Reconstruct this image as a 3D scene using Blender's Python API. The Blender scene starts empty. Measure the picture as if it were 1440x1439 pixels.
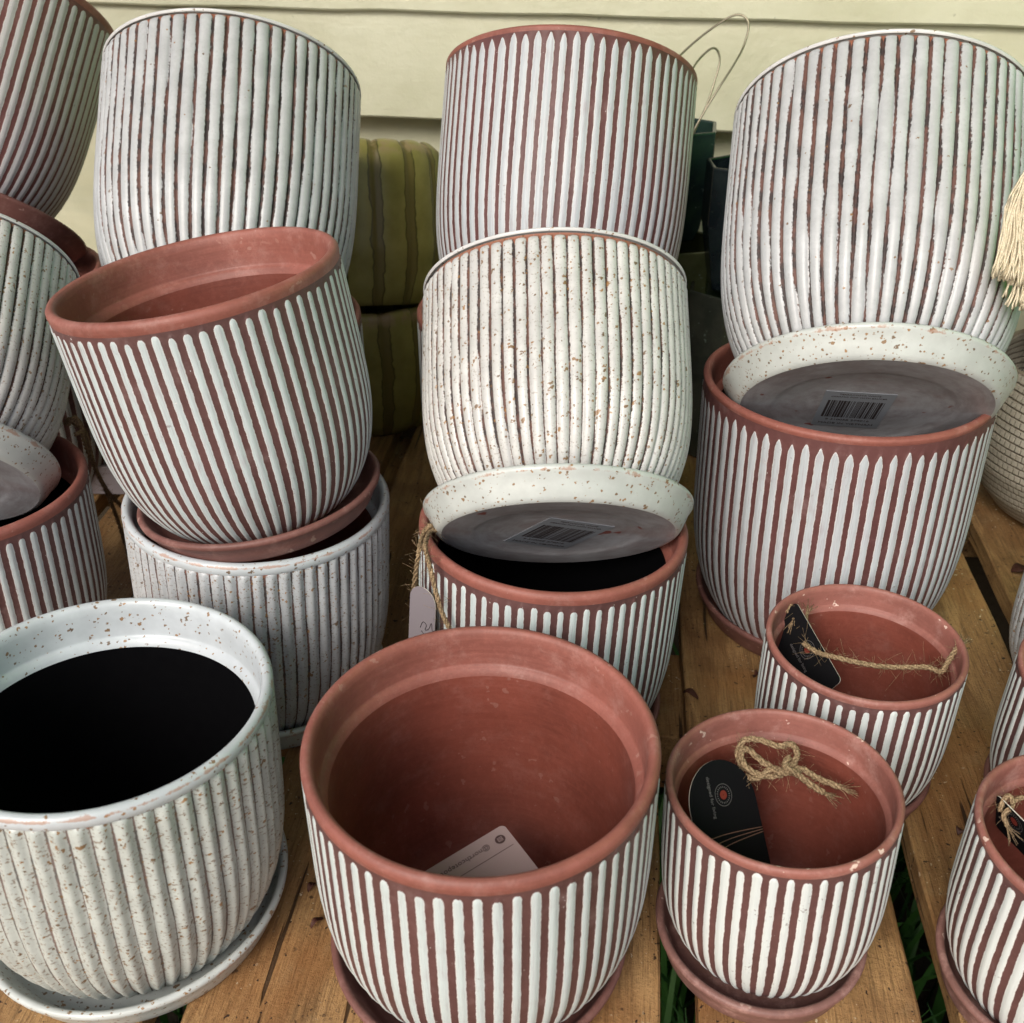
import bpy, math, random
import numpy as np
from mathutils import Vector, Matrix
random.seed(7); rng = np.random.default_rng(11)
PI = math.pi
SC = bpy.context.scene
COL = SC.collection

# ------------------------------------------------------------------ camera
F = 1470.0; PITCH = math.radians(32.2); ZC = 0.525
cam = bpy.data.cameras.new('camera'); cam.lens = 36*F/1440; cam.sensor_width = 36
cam.clip_start = 0.01; cam.clip_end = 60
cam.dof.use_dof = True; cam.dof.focus_distance = .64; cam.dof.aperture_fstop = 15
co = bpy.data.objects.new('camera', cam); COL.objects.link(co)
co.location = (0, 0, ZC); co.rotation_euler = (PI/2-PITCH, 0, 0); SC.camera = co
CP, SP = math.cos(PITCH), math.sin(PITCH)
def ray(px, py):
    a = (px-720)/F; b = -(py-720)/F
    return Vector((a, CP+b*SP, -SP+b*CP))
def at_z(px, py, z):
    r = ray(px, py); return Vector((0, 0, ZC))+r*((z-ZC)/r.z)
def at_y(px, py, y):
    r = ray(px, py); return Vector((0, 0, ZC))+r*(y/r.y)

# ------------------------------------------------------------------ node helper
class NT:
    def __init__(s, name):
        s.m = bpy.data.materials.new(name); s.m.use_nodes = True
        s.t = s.m.node_tree; s.t.nodes.clear()
        s.out = s.t.nodes.new('ShaderNodeOutputMaterial')
        s.b = s.t.nodes.new('ShaderNodeBsdfPrincipled')
        s.t.links.new(s.b.outputs[0], s.out.inputs[0])
    def node(s, typ, ins=None, **kw):
        n = s.t.nodes.new('ShaderNode'+typ)
        for k, v in kw.items(): setattr(n, k, v)
        for k, v in (ins or {}).items(): s.put(n.inputs[k], v)
        return n
    def put(s, sock, v):
        if isinstance(v, bpy.types.NodeSocket): s.t.links.new(v, sock)
        else:
            if isinstance(v, (tuple, list)) and len(v) == 3 and sock.type == 'RGBA': v = (*v, 1)
            sock.default_value = v
    def M(s, op, a, b=0.0, c=0.0, clamp=False):
        n = s.t.nodes.new('ShaderNodeMath'); n.operation = op; n.use_clamp = clamp
        s.put(n.inputs[0], a); s.put(n.inputs[1], b); s.put(n.inputs[2], c)
        return n.outputs[0]
    def step(s, x, lo, hi, a=0.0, b=1.0):
        n = s.node('MapRange', interpolation_type='SMOOTHSTEP')
        for i, v in enumerate((x, lo, hi, a, b)): s.put(n.inputs[i], v)
        return n.outputs[0]
    def mix(s, f, a, b):
        n = s.node('Mix', data_type='RGBA')
        s.put(n.inputs[0], f); s.put(n.inputs[6], a); s.put(n.inputs[7], b)
        return n.outputs[2]
    def noise(s, vec, scale, detail=3, rough=.55, w=None):
        n = s.node('TexNoise', noise_dimensions='3D')
        if w is not None:
            a = s.node('VectorMath', operation='ADD'); s.put(a.inputs[0], vec)
            if not hasattr(s, '_wv'):
                s._wv = s.comb(w, s.M('MULTIPLY', w, .37), s.M('MULTIPLY', w, .71))
            s.put(a.inputs[1], s._wv); vec = a.outputs[0]
        s.put(n.inputs['Vector'], vec); s.put(n.inputs['Scale'], scale)
        s.put(n.inputs['Detail'], detail); s.put(n.inputs['Roughness'], rough)
        return n.outputs[0]
    def mapping(s, vec, scale=(1, 1, 1), loc=(0, 0, 0), rot=(0, 0, 0)):
        n = s.node('Mapping'); s.put(n.inputs[0], vec)
        n.inputs['Scale'].default_value = scale; n.inputs['Location'].default_value = loc; n.inputs['Rotation'].default_value = rot
        return n.outputs[0]
    def bump(s, h, strength=.3, dist=.001, normal=None):
        n = s.node('Bump'); s.put(n.inputs['Strength'], strength); s.put(n.inputs['Distance'], dist); s.put(n.inputs['Height'], h)
        if normal is not None: s.put(n.inputs['Normal'], normal)
        return n.outputs[0]
    def fin(s, col, rough=.6, nor=None, spec=.4):
        s.put(s.b.inputs['Base Color'], col); s.put(s.b.inputs['Roughness'], rough)
        s.b.inputs['Specular IOR Level'].default_value = spec
        if nor is not None: s.put(s.b.inputs['Normal'], nor)
        return s.m
    def tex(s, k='Object'): return s.node('TexCoord').outputs[k]
    def rnd(s): return s.M('MULTIPLY', s.node('ObjectInfo').outputs['Random'], 9.0)
    def sep(s, v):
        n = s.node('SeparateXYZ'); s.put(n.inputs[0], v); return n.outputs
    def comb(s, x, y, z=0.0):
        n = s.node('CombineXYZ'); s.put(n.inputs[0], x); s.put(n.inputs[1], y); s.put(n.inputs[2], z); return n.outputs[0]

def plain(name, col, rough=.6, spec=.4, metal=0):
    k = NT(name); k.b.inputs['Metallic'].default_value = metal
    return k.fin(col, rough, None, spec)

CLAY = (.255, .087, .065); CLAY_WALL = (.108, .050, .046); WHITE = (.68, .70, .69)

# ------------------------------------------------------------------ ceramic materials
def clay_common(k, obj, w, base, dark=.8):
    n1 = k.noise(obj, 22, 4, .6, w); n2 = k.noise(obj, 260, 3, .6, w)
    c = k.mix(k.step(n1, .3, .7), tuple(v*dark for v in base), tuple(v*1.1 for v in base))
    c = k.mix(k.M('MULTIPLY', k.step(n2, .45, .75), .22), c, tuple(min(1, v*1.5+.02) for v in base))
    return c
def mat_clay(name, base=CLAY, dusty=.3, chips=.14, rough=.52):
    k = NT(name); o = k.tex(); w = k.rnd()
    c = clay_common(k, o, w, base)
    # wheel-turned streaks running round the pot
    sx, sy, sz = k.sep(o)[:3]
    rad = k.M('SQRT', k.M('ADD', k.M('MULTIPLY', sx, sx), k.M('MULTIPLY', sy, sy)))
    tv = k.comb(k.M('MULTIPLY', rad, 420.0), k.M('MULTIPLY', sz, 420.0), k.M('MULTIPLY', k.M('ARCTAN2', sy, sx), 1.2))
    turn = k.noise(tv, 1.0, 3, .6, w)
    c = k.mix(k.M('MULTIPLY', k.step(turn, .35, .75), .25), c, tuple(min(1, v*1.35+.015) for v in base))
    d = k.step(k.noise(o, 48, 6, .75, w), .48, .74)
    c = k.mix(k.M('MULTIPLY', d, dusty), c, (.50, .30, .26))
    ch = k.M('MULTIPLY', k.step(k.noise(o, 150, 2, .5, w), .665, .685), k.step(k.noise(o, 22, 2, .5, w), .50, .58))
    c = k.mix(k.M('MULTIPLY', ch, chips), c, (.74, .56, .47))
    gr = k.noise(o, 700, 3, .7)
    c = k.mix(k.M('MULTIPLY', k.step(gr, .52, .72), .30), c, tuple(v*.62 for v in base))
    nor = k.bump(k.M('ADD', turn, k.M('MULTIPLY', gr, .9)), .22, .0006)
    return k.fin(c, k.M('ADD', rough-.05, k.M('MULTIPLY', turn, .15)), nor, .42)

def uv_stripe(k, w, jitter=.05, wander=.03):
    """returns x (-.5..+.5 across one stripe), v (pitches below the stripe top), index"""
    uv = k.tex('UV'); u, v = k.sep(uv)[:2]
    wob = k.noise(k.comb(k.M('MULTIPLY', u, .35), k.M('MULTIPLY', v, .10)), 1.0, 2, .5, w)
    u2 = k.M('ADD', u, k.M('MULTIPLY', k.M('SUBTRACT', wob, .5), wander*2))
    idx = k.M('FLOOR', u2); x = k.M('SUBTRACT', k.M('FRACT', u2), .5)
    wn = k.node('TexWhiteNoise', noise_dimensions='2D'); k.put(wn.inputs['Vector'], k.comb(idx, w))
    r = wn.outputs['Value']
    return x, v, idx, r

def mat_striped(name, hw=.30, pointed=False, wash=.35, tint=WHITE, flake=.3, wall=CLAY_WALL):
    k = NT(name); o = k.tex(); w = k.rnd()
    x, v, idx, r = uv_stripe(k, w)
    base = clay_common(k, o, w, wall)
    smear = k.step(k.noise(o, 30, 5, .7, w), .54, .8)
    base = k.mix(k.M('MULTIPLY', smear, .28), base, (.42, .30, .29))
    vv = k.M('SUBTRACT', v, k.M('MULTIPLY', k.M('SUBTRACT', r, .5), .38))
    L = .75 if pointed else .42
    t = k.M('DIVIDE', vv, L, clamp=True)
    if pointed: prof = k.M('POWER', t, .62)
    else: prof = k.M('SQRT', k.M('MULTIPLY', t, k.M('SUBTRACT', 2.0, t)))
    r2 = k.M('FRACT', k.M('MULTIPLY', r, 17.3))
    width = k.M('MULTIPLY', prof, k.M('ADD', hw*.84, k.M('MULTIPLY', r2, hw*.28)))
    ed = k.noise(k.comb(k.M('MULTIPLY', idx, 7.0), k.M('MULTIPLY', v, 1.6), x), 1.0, 4, .65, w)
    width = k.M('ADD', width, k.M('MULTIPLY', k.M('SUBTRACT', ed, .5), .17))
    ax = k.M('ABSOLUTE', x)
    m = k.step(k.M('SUBTRACT', width, ax), -.012, .022)
    m = k.M('MULTIPLY', m, k.step(vv, .0, .04))
    # flaked paint
    fl = k.M('MULTIPLY', k.step(k.noise(o, 420, 3, .6, w), .62, .70), k.step(k.noise(o, 26, 2, .5, w), .58, .66))
    m = k.M('MULTIPLY', m, k.M('SUBTRACT', 1.0, k.M('MULTIPLY', fl, flake*1.6, clamp=True)))
    # brushed, half transparent streaks along the stripe
    st = k.noise(k.comb(k.M('MULTIPLY', x, 16.0), k.M('MULTIPLY', v, .55), k.M('MULTIPLY', idx, 3.7)), 1.0, 4, .6, w)
    thin = k.M('MULTIPLY', k.step(st, .42, .78), wash)
    mot = k.noise(o, 60, 3, .6, w)
    thin = k.M('ADD', thin, k.M('MULTIPLY', k.step(mot, .5, .8), wash*.5), clamp=True)
    paint = k.mix(thin, tint, (.36, .32, .34))
    rim_edge = k.step(k.M('SUBTRACT', width, ax), .0, .07)
    paint = k.mix(rim_edge, (.72, .70, .67), paint)
    c = k.mix(m, base, paint)
    # white crumbs of paint on the clay
    cr = k.step(k.noise(o, 650, 1, .5, w), .77, .80)
    c = k.mix(k.M('MULTIPLY', cr, k.step(mot, .5, .6)), c, (.7, .68, .65))
    h = k.M('ADD', k.M('MULTIPLY', m, .6), k.M('MULTIPLY', k.noise(o, 500, 3, .6), .5))
    nor = k.bump(h, .35, .0006)
    return k.fin(c, k.M('ADD', .50, k.M('MULTIPLY', m, -.06)), nor, .42)

def speck(k, o, w, c, amount=1.0, fleck=(.29, .145, .040)):
    """iron spots of several sizes in the glaze"""
    for sc, th, dens in ((230, .19, .36), (470, .25, .40), (120, .125, .30)):
        dis = k.noise(o, sc*2.2, 2, .5, w)
        vec = k.node('VectorMath', operation='ADD'); k.put(vec.inputs[0], o)
        k.put(vec.inputs[1], k.comb(k.M('MULTIPLY', k.M('SUBTRACT', dis, .5), 1.3/sc), k.M('MULTIPLY', w, .013), k.M('MULTIPLY', k.M('SUBTRACT', dis, .5), .8/sc)))
        vo = k.node('TexVoronoi', feature='F1'); k.put(vo.inputs['Vector'], vec.outputs[0]); k.put(vo.inputs['Scale'], sc)
        hue = k.sep(vo.outputs['Color'])
        size = k.M('MULTIPLY', th, k.step(hue[0], 1-dens*amount, 1.0, 0.0, 1.6))
        m = k.step(k.M('SUBTRACT', size, vo.outputs['Distance']), -.02, .04)
        m = k.M('MULTIPLY', m, k.step(hue[0], 1-dens*amount, 1-dens*amount+.02))
        cc = k.mix(hue[1], fleck, tuple(v*.35 for v in fleck))
        c = k.mix(k.M('MULTIPLY', m, .88), c, cc)
    return c

def mat_fluted_white(name, groove=1.0, speckle=1.0, tint=(.62, .63, .64), scallop=.6, dash=.6, gpos=.40, gloss=.36):
    k = NT(name); o = k.tex(); w = k.rnd()
    x, v, idx, r = uv_stripe(k, w, wander=.06)
    mot = k.noise(o, 55, 4, .6, w)
    c = k.mix(k.step(mot, .3, .75), tuple(t*.86 for t in tint), tuple(min(1, t*1.06) for t in tint))
    fine = k.noise(o, 420, 3, .65, w)
    c = k.mix(k.M('MULTIPLY', k.step(fine, .45, .7), .22), c, tuple(t*.72 for t in tint))
    ax = k.M('ABSOLUTE', x)
    # broken worn line in the groove between two flutes
    big = k.noise(k.comb(k.M('MULTIPLY', idx, 2.3), k.M('MULTIPLY', v, .16)), 1.0, 2, .5, w)
    rag = k.noise(k.comb(k.M('MULTIPLY', x, 13.0), k.M('MULTIPLY', v, 4.0), idx), 1.0, 5, .78, w)
    wd = k.M('ADD', .028*groove, k.M('MULTIPLY', k.step(big, .28, .60), .115*groove))
    wd = k.M('ADD', wd, k.M('MULTIPLY', k.M('SUBTRACT', rag, .52), .27*groove))
    side = k.M('ADD', k.M('MULTIPLY', k.M('SUBTRACT', 1.0, k.step(x, -.02, .02)), -.03), .0)
    g = k.step(k.M('ADD', k.M('SUBTRACT', ax, .5), k.M('ADD', wd, side)), -.012, .02)
    g = k.M('MULTIPLY', g, k.step(v, -.1, .25))
    gc = k.mix(k.step(k.noise(o, 90, 3, .6, w), .4, .6), (.035, .024, .023), (.12, .055, .042))
    c = k.mix(k.M('MULTIPLY', g, min(1, .5+.5*groove)), c, gc)
    # bare clay scallops above the flute ends
    t = k.M('DIVIDE', v, .55, clamp=True)
    prof = k.M('MULTIPLY', k.M('SQRT', k.M('MULTIPLY', t, k.M('SUBTRACT', 2.0, t))), .5)
    sc = k.M('MULTIPLY', k.step(k.M('SUBTRACT', ax, prof), -.02, .03), k.step(v, .62, .45))
    sc = k.M('MULTIPLY', sc, k.step(k.noise(o, 48, 4, .65, w), .62-scallop*.42, .68-scallop*.40))
    c = k.mix(k.M('MULTIPLY', sc, .9), c, (.30, .11, .06))
    if dash > 0:     # short dark dashes where the glaze broke over the crests
        for (su, sv, th) in ((5.0, 5.6, .60), (3.1, 8.5, .66)):
            n = k.noise(k.comb(k.M('MULTIPLY', k.M('ADD', x, k.M('MULTIPLY', idx, 1.37)), su), k.M('MULTIPLY', v, sv), idx), 1.0, 2, .5, w)
            c = k.mix(k.M('MULTIPLY', k.step(n, th+.07*(1-dash), th+.03+.07*(1-dash)), .8*dash), c, (.16, .10, .06))
    if speckle > 0: c = speck(k, o, w, c, speckle)
    h = k.M('SUBTRACT', k.M('MULTIPLY', fine, .5), k.M('MULTIPLY', g, .5))
    nor = k.bump(h, .30, .0006)
    return k.fin(c, k.M('ADD', gloss, k.M('MULTIPLY', g, .3)), nor, .5)

def mat_glaze(name, tint=(.52, .56, .58), amount=.8, worn=.6, zedge=None):
    """smooth speckled glaze of rims and saucers; worn = bare clay on the exposed edge"""
    k = NT(name); o = k.tex(); w = k.rnd()
    mot = k.noise(o, 45, 4, .6, w)
    c = k.mix(k.step(mot, .3, .75), tuple(t*.88 for t in tint), tuple(min(1, t*1.05) for t in tint))
    c = speck(k, o, w, c, amount)
    if worn:
        uv = k.tex('UV'); v = k.sep(uv)[1]
        e = k.M('ABSOLUTE', k.M('SUBTRACT', v, .80))
        m = k.step(k.M('ADD', k.M('SUBTRACT', k.M('MULTIPLY', worn, .16), e), k.M('MULTIPLY', k.M('SUBTRACT', k.noise(o, 90, 5, .75, w), .55), .8)), -.03, .06)
        c = k.mix(k.M('MULTIPLY', m, .72), c, (.36, .19, .12))
    nor = k.bump(k.noise(o, 400, 3), .12, .0005)
    return k.fin(c, .34, nor, .5)

def mat_underside():
    k = NT('grey_washed_clay'); o = k.tex(); w = k.rnd()
    sx, sy, sz = k.sep(o)[:3]
    off = k.noise(o, 22, 3, .6, w)
    rad = k.M('SQRT', k.M('ADD', k.M('MULTIPLY', sx, sx), k.M('MULTIPLY', sy, sy)))
    rad = k.M('ADD', rad, k.M('MULTIPLY', off, .016))
    tv = k.comb(k.M('MULTIPLY', rad, 240.0), k.M('MULTIPLY', k.M('ARCTAN2', sy, sx), 3.2), 0.0)
    t = k.noise(tv, 1.0, 6, .75, w)
    cl = k.noise(o, 26, 4, .65, w)
    c = k.mix(k.step(k.M('ADD', k.M('MULTIPLY', t, .45), k.M('MULTIPLY', cl, .55)), .34, .66), (.22, .20, .205), (.36, .365, .385))
    p = k.step(k.noise(o, 28, 3, .6, w), .52, .66)
    c = k.mix(k.M('MULTIPLY', p, .30), c, (.22, .15, .14))
    c = k.mix(k.step(k.noise(o, 60, 2, .5, w), .70, .73), c, (.20, .07, .06))
    return k.fin(c, .42, k.bump(t, .25, .0006), .45)

def mat_black():
    k = NT('black_lining'); o = k.tex()
    n = k.noise(o, 120, 3)
    return k.fin(k.mix(n, (.0015, .0015, .002), (.003, .003, .0035)), .9, k.bump(n, .1, .0005), .04)

def mat_wood(name='pallet_wood', a=(.225, .115, .042), b=(.46, .275, .115)):
    k = NT(name); o = k.tex(); w = k.rnd()
    off = k.comb(k.M('MULTIPLY', w, .37), k.M('MULTIPLY', w, .21))
    # every plank has its own stretch of grain: the index comes from the plank position across the table
    loc = k.node('VectorMath', operation='ADD'); k.put(loc.inputs[0], o); k.put(loc.inputs[1], off)
    p = loc.outputs[0]
    warp = k.noise(k.mapping(p, (9, 2.6, 9)), 1.0, 3, .55)
    pv = k.node('VectorMath', operation='ADD'); k.put(pv.inputs[0], k.mapping(p, (48, 2.2, 48))); k.put(pv.inputs[1], k.comb(k.M('MULTIPLY', warp, 7.0), 0.0))
    g = k.noise(pv.outputs[0], 1.0, 6, .66)
    f = k.noise(k.mapping(p, (520, 26, 520)), 1.0, 4, .7)
    grit = k.noise(p, 420, 4, .75)
    blotch = k.noise(p, 13, 5, .65)
    c = k.mix(k.step(g, .34, .66), a, b)
    c = k.mix(k.M('MULTIPLY', k.step(f, .46, .66), .55), c, tuple(v*.40 for v in a))
    c = k.mix(k.M('MULTIPLY', k.step(grit, .50, .70), .45), c, tuple(v*.45 for v in a))
    c = k.mix(k.M('MULTIPLY', k.step(blotch, .48, .66), .62), c, (.165, .080, .030))
    c = k.mix(k.M('MULTIPLY', k.step(k.noise(p, 21, 5, .75), .54, .70), .42), c, (.38, .27, .14))
    c = k.mix(k.M('MULTIPLY', k.step(k.noise(p, 7, 3, .6), .50, .62), .35), c, (.30, .115, .030))
    crk = k.step(k.noise(k.mapping(p, (95, 4.5, 95)), 1.0, 3, .5), .655, .68)
    c = k.mix(k.M('MULTIPLY', crk, .85), c, (.025, .013, .006))
    fk = k.M('MULTIPLY', k.step(k.noise(p, 230, 2, .5), .655, .68), k.step(k.noise(p, 26, 2), .42, .54))
    c = k.mix(fk, c, (.030, .012, .007))
    wt = k.M('MULTIPLY', k.step(k.noise(k.mapping(p, (1, 1, 1), (3, 1, 0)), 330, 2, .5), .675, .70), k.step(k.noise(p, 15, 2), .47, .58))
    c = k.mix(wt, c, (.62, .52, .36))
    h = k.M('SUBTRACT', k.M('ADD', k.M('MULTIPLY', f, 1.2), k.M('ADD', g, k.M('MULTIPLY', grit, .8))), k.M('MULTIPLY', crk, 1.8))
    return k.fin(c, k.M('ADD', .42, k.M('MULTIPLY', grit, .35)), k.bump(h, .8, .0016), .4)

def mat_wall():
    k = NT('painted_siding'); o = k.tex(); w = k.rnd()
    br = k.noise(k.mapping(o, (3.2, 3, 34)), 1.0, 5, .65, w)
    n = k.noise(o, 9, 4, .6, w)
    c = k.mix(k.step(n, .3, .7), (.56, .55, .385), (.65, .64, .475))
    c = k.mix(k.M('MULTIPLY', k.step(br, .52, .8), .30), c, (.70, .71, .56))
    d = k.step(k.noise(o, 90, 3, .7, w), .70, .76)
    c = k.mix(k.M('MULTIPLY', d, .55), c, (.30, .30, .20))
    dr = k.step(k.noise(k.mapping(o, (2.2, 2, 9)), 1.0, 5, .7, w), .55, .72)
    c = k.mix(k.M('MULTIPLY', dr, .35), c, (.40, .42, .31))
    h = k.M('ADD', k.M('MULTIPLY', br, .35), k.M('MULTIPLY', k.noise(o, 40, 5, .7), 1.0))
    return k.fin(c, .34, k.bump(h, .35, .004), .5)

def mat_olive():
    k = NT('olive_drip_glaze'); o = k.tex(); w = k.rnd()
    uv = k.tex('UV'); u, v = k.sep(uv)[:2]
    wob = k.M('MULTIPLY', k.M('SUBTRACT', k.noise(k.comb(u, k.M('MULTIPLY', v, 5.0)), 1.0, 3, .6, w), .5), .36)
    x = k.M('ABSOLUTE', k.M('SUBTRACT', k.M('FRACT', k.M('ADD', u, wob)), .5))
    c = k.mix(k.step(k.noise(o, 30, 4, .6, w), .3, .7), (.25, .22, .060), (.34, .30, .095))
    band = k.step(x, .33, .36)
    c = k.mix(band, c, (.18, .145, .045))
    line = k.M('MULTIPLY', k.step(x, .315, .335), k.step(x, .375, .350))
    c = k.mix(k.M('MULTIPLY', line, .75), c, (.045, .040, .010))
    topd = k.M('MULTIPLY', k.step(v, .90, .97), k.step(k.noise(o, 70, 3, .6, w), .45, .60))
    c = k.mix(k.M('MULTIPLY', topd, .8), c, (.36, .26, .14))
    return k.fin(c, .42, k.bump(k.M('ADD', k.noise(o, 60, 3), k.M('MULTIPLY', band, .4)), .25, .002), .4)

def mat_vase(name, a, b):
    k = NT(name); o = k.tex(); w = k.rnd()
    n = k.noise(o, 35, 4, .6, w)
    c = k.mix(k.step(n, .3, .7), a, b)
    c = k.mix(k.M('MULTIPLY', k.step(k.noise(o, 160, 3, .6, w), .66, .74), .6), c, (.16, .20, .17))
    return k.fin(c, .25, k.bump(n, .25, .002), .5)

def mat_woven():
    k = NT('ribbed_grey_white_clay'); o = k.tex(); w = k.rnd()
    uv = k.tex('UV'); u, v = k.sep(uv)[:2]
    vw = k.M('ADD', v, k.M('MULTIPLY', k.M('SUBTRACT', k.noise(k.comb(k.M('MULTIPLY', u, .05), v), 1.0, 2, .5, w), .5), .25))
    row = k.M('ABSOLUTE', k.M('SUBTRACT', k.M('FRACT', vw), .5))
    st = k.M('ABSOLUTE', k.M('SUBTRACT', k.M('FRACT', k.M('ADD', u, k.M('MULTIPLY', k.M('FLOOR', vw), .5))), .5))
    h = k.M('SUBTRACT', k.M('SUBTRACT', 1.0, k.step(row, .33, .5)), k.M('MULTIPLY', k.step(st, .36, .5), .45))
    c = k.mix(k.step(h, .1, .9), (.20, .17, .125), (.40, .37, .30))
    c = k.mix(k.M('MULTIPLY', k.step(k.noise(o, 120, 4, .6, w), .5, .7), .3), c, (.24, .20, .15))
    return k.fin(c, .62, k.bump(h, .8, .0022), .3)

def mat_twine(name='jute_fibre', a=(.13, .085, .045), b=(.40, .29, .17)):
    k = NT(name); o = k.tex()
    n = k.noise(o, 900, 3, .6)
    return k.fin(k.mix(k.step(n, .3, .7), a, b), .8, k.bump(n, .3, .0005), .2)

def mat_soil():
    k = NT('dark_soil'); o = k.tex()
    n = k.noise(o, 25, 5, .7)
    return k.fin(k.mix(n, (.018, .013, .008), (.06, .045, .028)), .9, k.bump(n, .7, .01), .2)
def mat_leaf(name, a, b, rough=.55):
    k = NT(name); o = k.tex()
    return k.fin(k.mix(k.noise(o, 14, 3), a, b), rough, None, .3)

MT = dict(
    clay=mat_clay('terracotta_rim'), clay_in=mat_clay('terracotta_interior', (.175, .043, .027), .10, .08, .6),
    clay_worn=mat_clay('chipped_terracotta_rim', (.268, .103, .081), .55, .9),
    saucer_red=mat_clay('brown_terracotta_saucer', (.165, .070, .058), .35, .3),
    saucer_dusty=mat_clay('dusty_terracotta_saucer', (.20, .098, .082), .75, 1.0),
    st_round=mat_striped('mint_white_stripes', .258, False, .48, (.53, .605, .595)), st_wash=mat_striped('washed_grey_stripes', .27, False, .70, (.49, .56, .56)),
    st_point=mat_striped('pointed_stripes', .305, True, .8, (.46, .50, .52), .35, (.115, .046, .043)),
    st_small=mat_striped('crisp_white_stripes', .275, False, .22, (.60, .65, .635), .45),
    st_dense=mat_striped('dense_pinkish_wash', .335, False, .75, (.50, .49, .485), .3, (.16, .060, .055)),
    fl_speck=mat_fluted_white('speckled_white_flutes', 1.0, .95, (.55, .55, .53), 1.0, .5),
    fl_dark=mat_fluted_white('white_flutes_dark_grooves', 1.28, .05, (.47, .485, .49), .75, .15),
    fl_soft=mat_fluted_white('soft_white_flutes', .66, .85, (.50, .535, .50), .12, .85),
    fl_grey=mat_fluted_white('grey_speckled_flutes', .95, .8, (.45, .47, .48), .15, .75),
    gl_white=mat_glaze('speckled_white_glaze'), gl_rimline=mat_glaze('white_rim_glaze', (.66, .66, .65), .35, .35),
    gl_saucer=mat_glaze('speckled_saucer_glaze', (.52, .55, .525), 1.15, .3),
    under=mat_underside(), black=mat_black(), wood=mat_wood(), wall=mat_wall(), olive=mat_olive(),
    vase=mat_vase('blue_green_glaze', (.010, .020, .024), (.020, .042, .030)),
    navy=mat_vase('dark_navy_glaze', (.006, .010, .014), (.018, .026, .030)),
    moss=mat_vase('mossy_green_glaze', (.05, .06, .025), (.09, .10, .045)),
    stone=mat_vase('dark_grey_green_glaze', (.030, .034, .028), (.055, .058, .045)),
    woven=mat_woven(), twine=mat_twine(), twine_dark=mat_twine('brown_jute_fibre', (.10, .06, .03), (.24, .16, .09)),
    cream=mat_twine('cream_cotton', (.60, .52, .36), (.80, .72, .54)),
    card_black=plain('black_card', (.005, .005, .006), .75, .12), card_pink=plain('pinkish_white_card', (.46, .36, .35), .5),
    card_grey=plain('lilac_grey_card', (.21, .185, .20), .5), ink=plain('dark_ink', (.03, .022, .022), .6),
    ink_pink=plain('dark_brown_ink', (.10, .06, .06), .6), red_ink=plain('dull_red_ink', (.16, .022, .014), .5),
    silver_ink=plain('silver_grey_ink', (.12, .11, .11), .4), rust_ink=plain('rust_line_ink', (.24, .12, .085), .5),
    card_edge=plain('pale_card_edge', (.60, .56, .48), .5), label=plain('clear_grey_label', (.24, .26, .29), .3),
    blocker=plain('white_blocker', (.55, .56, .50), .6),
    green_bounce=plain('green_bounce', (.12, .80, .05), .7),
    wire=plain('bare_wire', (.28, .25, .18), .3, .5, .7), soil=mat_soil(),
    grass=mat_leaf('grass_blades', (.015, .06, .012), (.05, .14, .02)), leaf=mat_leaf('dried_leaf', (.035, .012, .008), (.09, .03, .02)),
    lining_grey=plain('dull_lilac_inside', (.10, .10, .13), .5),
)

# ------------------------------------------------------------------ object helpers
def tag(o, label, cat, group=None):
    o['label'] = label; o['category'] = cat
    if group: o['group'] = group
    return o
def struct(o): o['kind'] = 'structure'; return o
def frame(ax, ay, spin=0.0):
    a = Vector((ax, ay, 1)).normalized(); e1 = Vector((0, 1, 0)).cross(a).normalized(); e2 = a.cross(e1)
    return Matrix((e1, e2, a)).transposed().to_4x4() @ Matrix.Rotation(spin, 4, 'Z')
def empty(name, loc=(0, 0, 0), ax=0, ay=0, spin=0):
    o = bpy.data.objects.new(name, None); COL.objects.link(o); o.empty_display_size = .02
    o.matrix_world = Matrix.Translation(loc) @ frame(ax, ay, spin); return o
def add(name, me, mats, parent=None):
    if isinstance(mats, str): mats = [mats]
    if not me.materials:
        for m in mats: me.materials.append(MT[m])
    o = bpy.data.objects.new(name, me); COL.objects.link(o)
    if parent is not None: o.parent = parent
    return o
def mesh(name, V, Fc, smooth=True, uvs=None, mi=None):
    me = bpy.data.meshes.new(name); me.from_pydata([tuple(v) for v in V], [], [tuple(f) for f in Fc])
    if smooth: me.polygons.foreach_set('use_smooth', [True]*len(me.polygons))
    if mi is not None: me.polygons.foreach_set('material_index', mi)
    if uvs is not None:
        l = me.uv_layers.new(name='UVMap'); idx = np.zeros(len(me.loops), dtype=np.int32); me.loops.foreach_get('vertex_index', idx)
        l.data.foreach_set('uv', np.asarray(uvs)[idx].astype(np.float32).ravel())
    me.update(); return me

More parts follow.
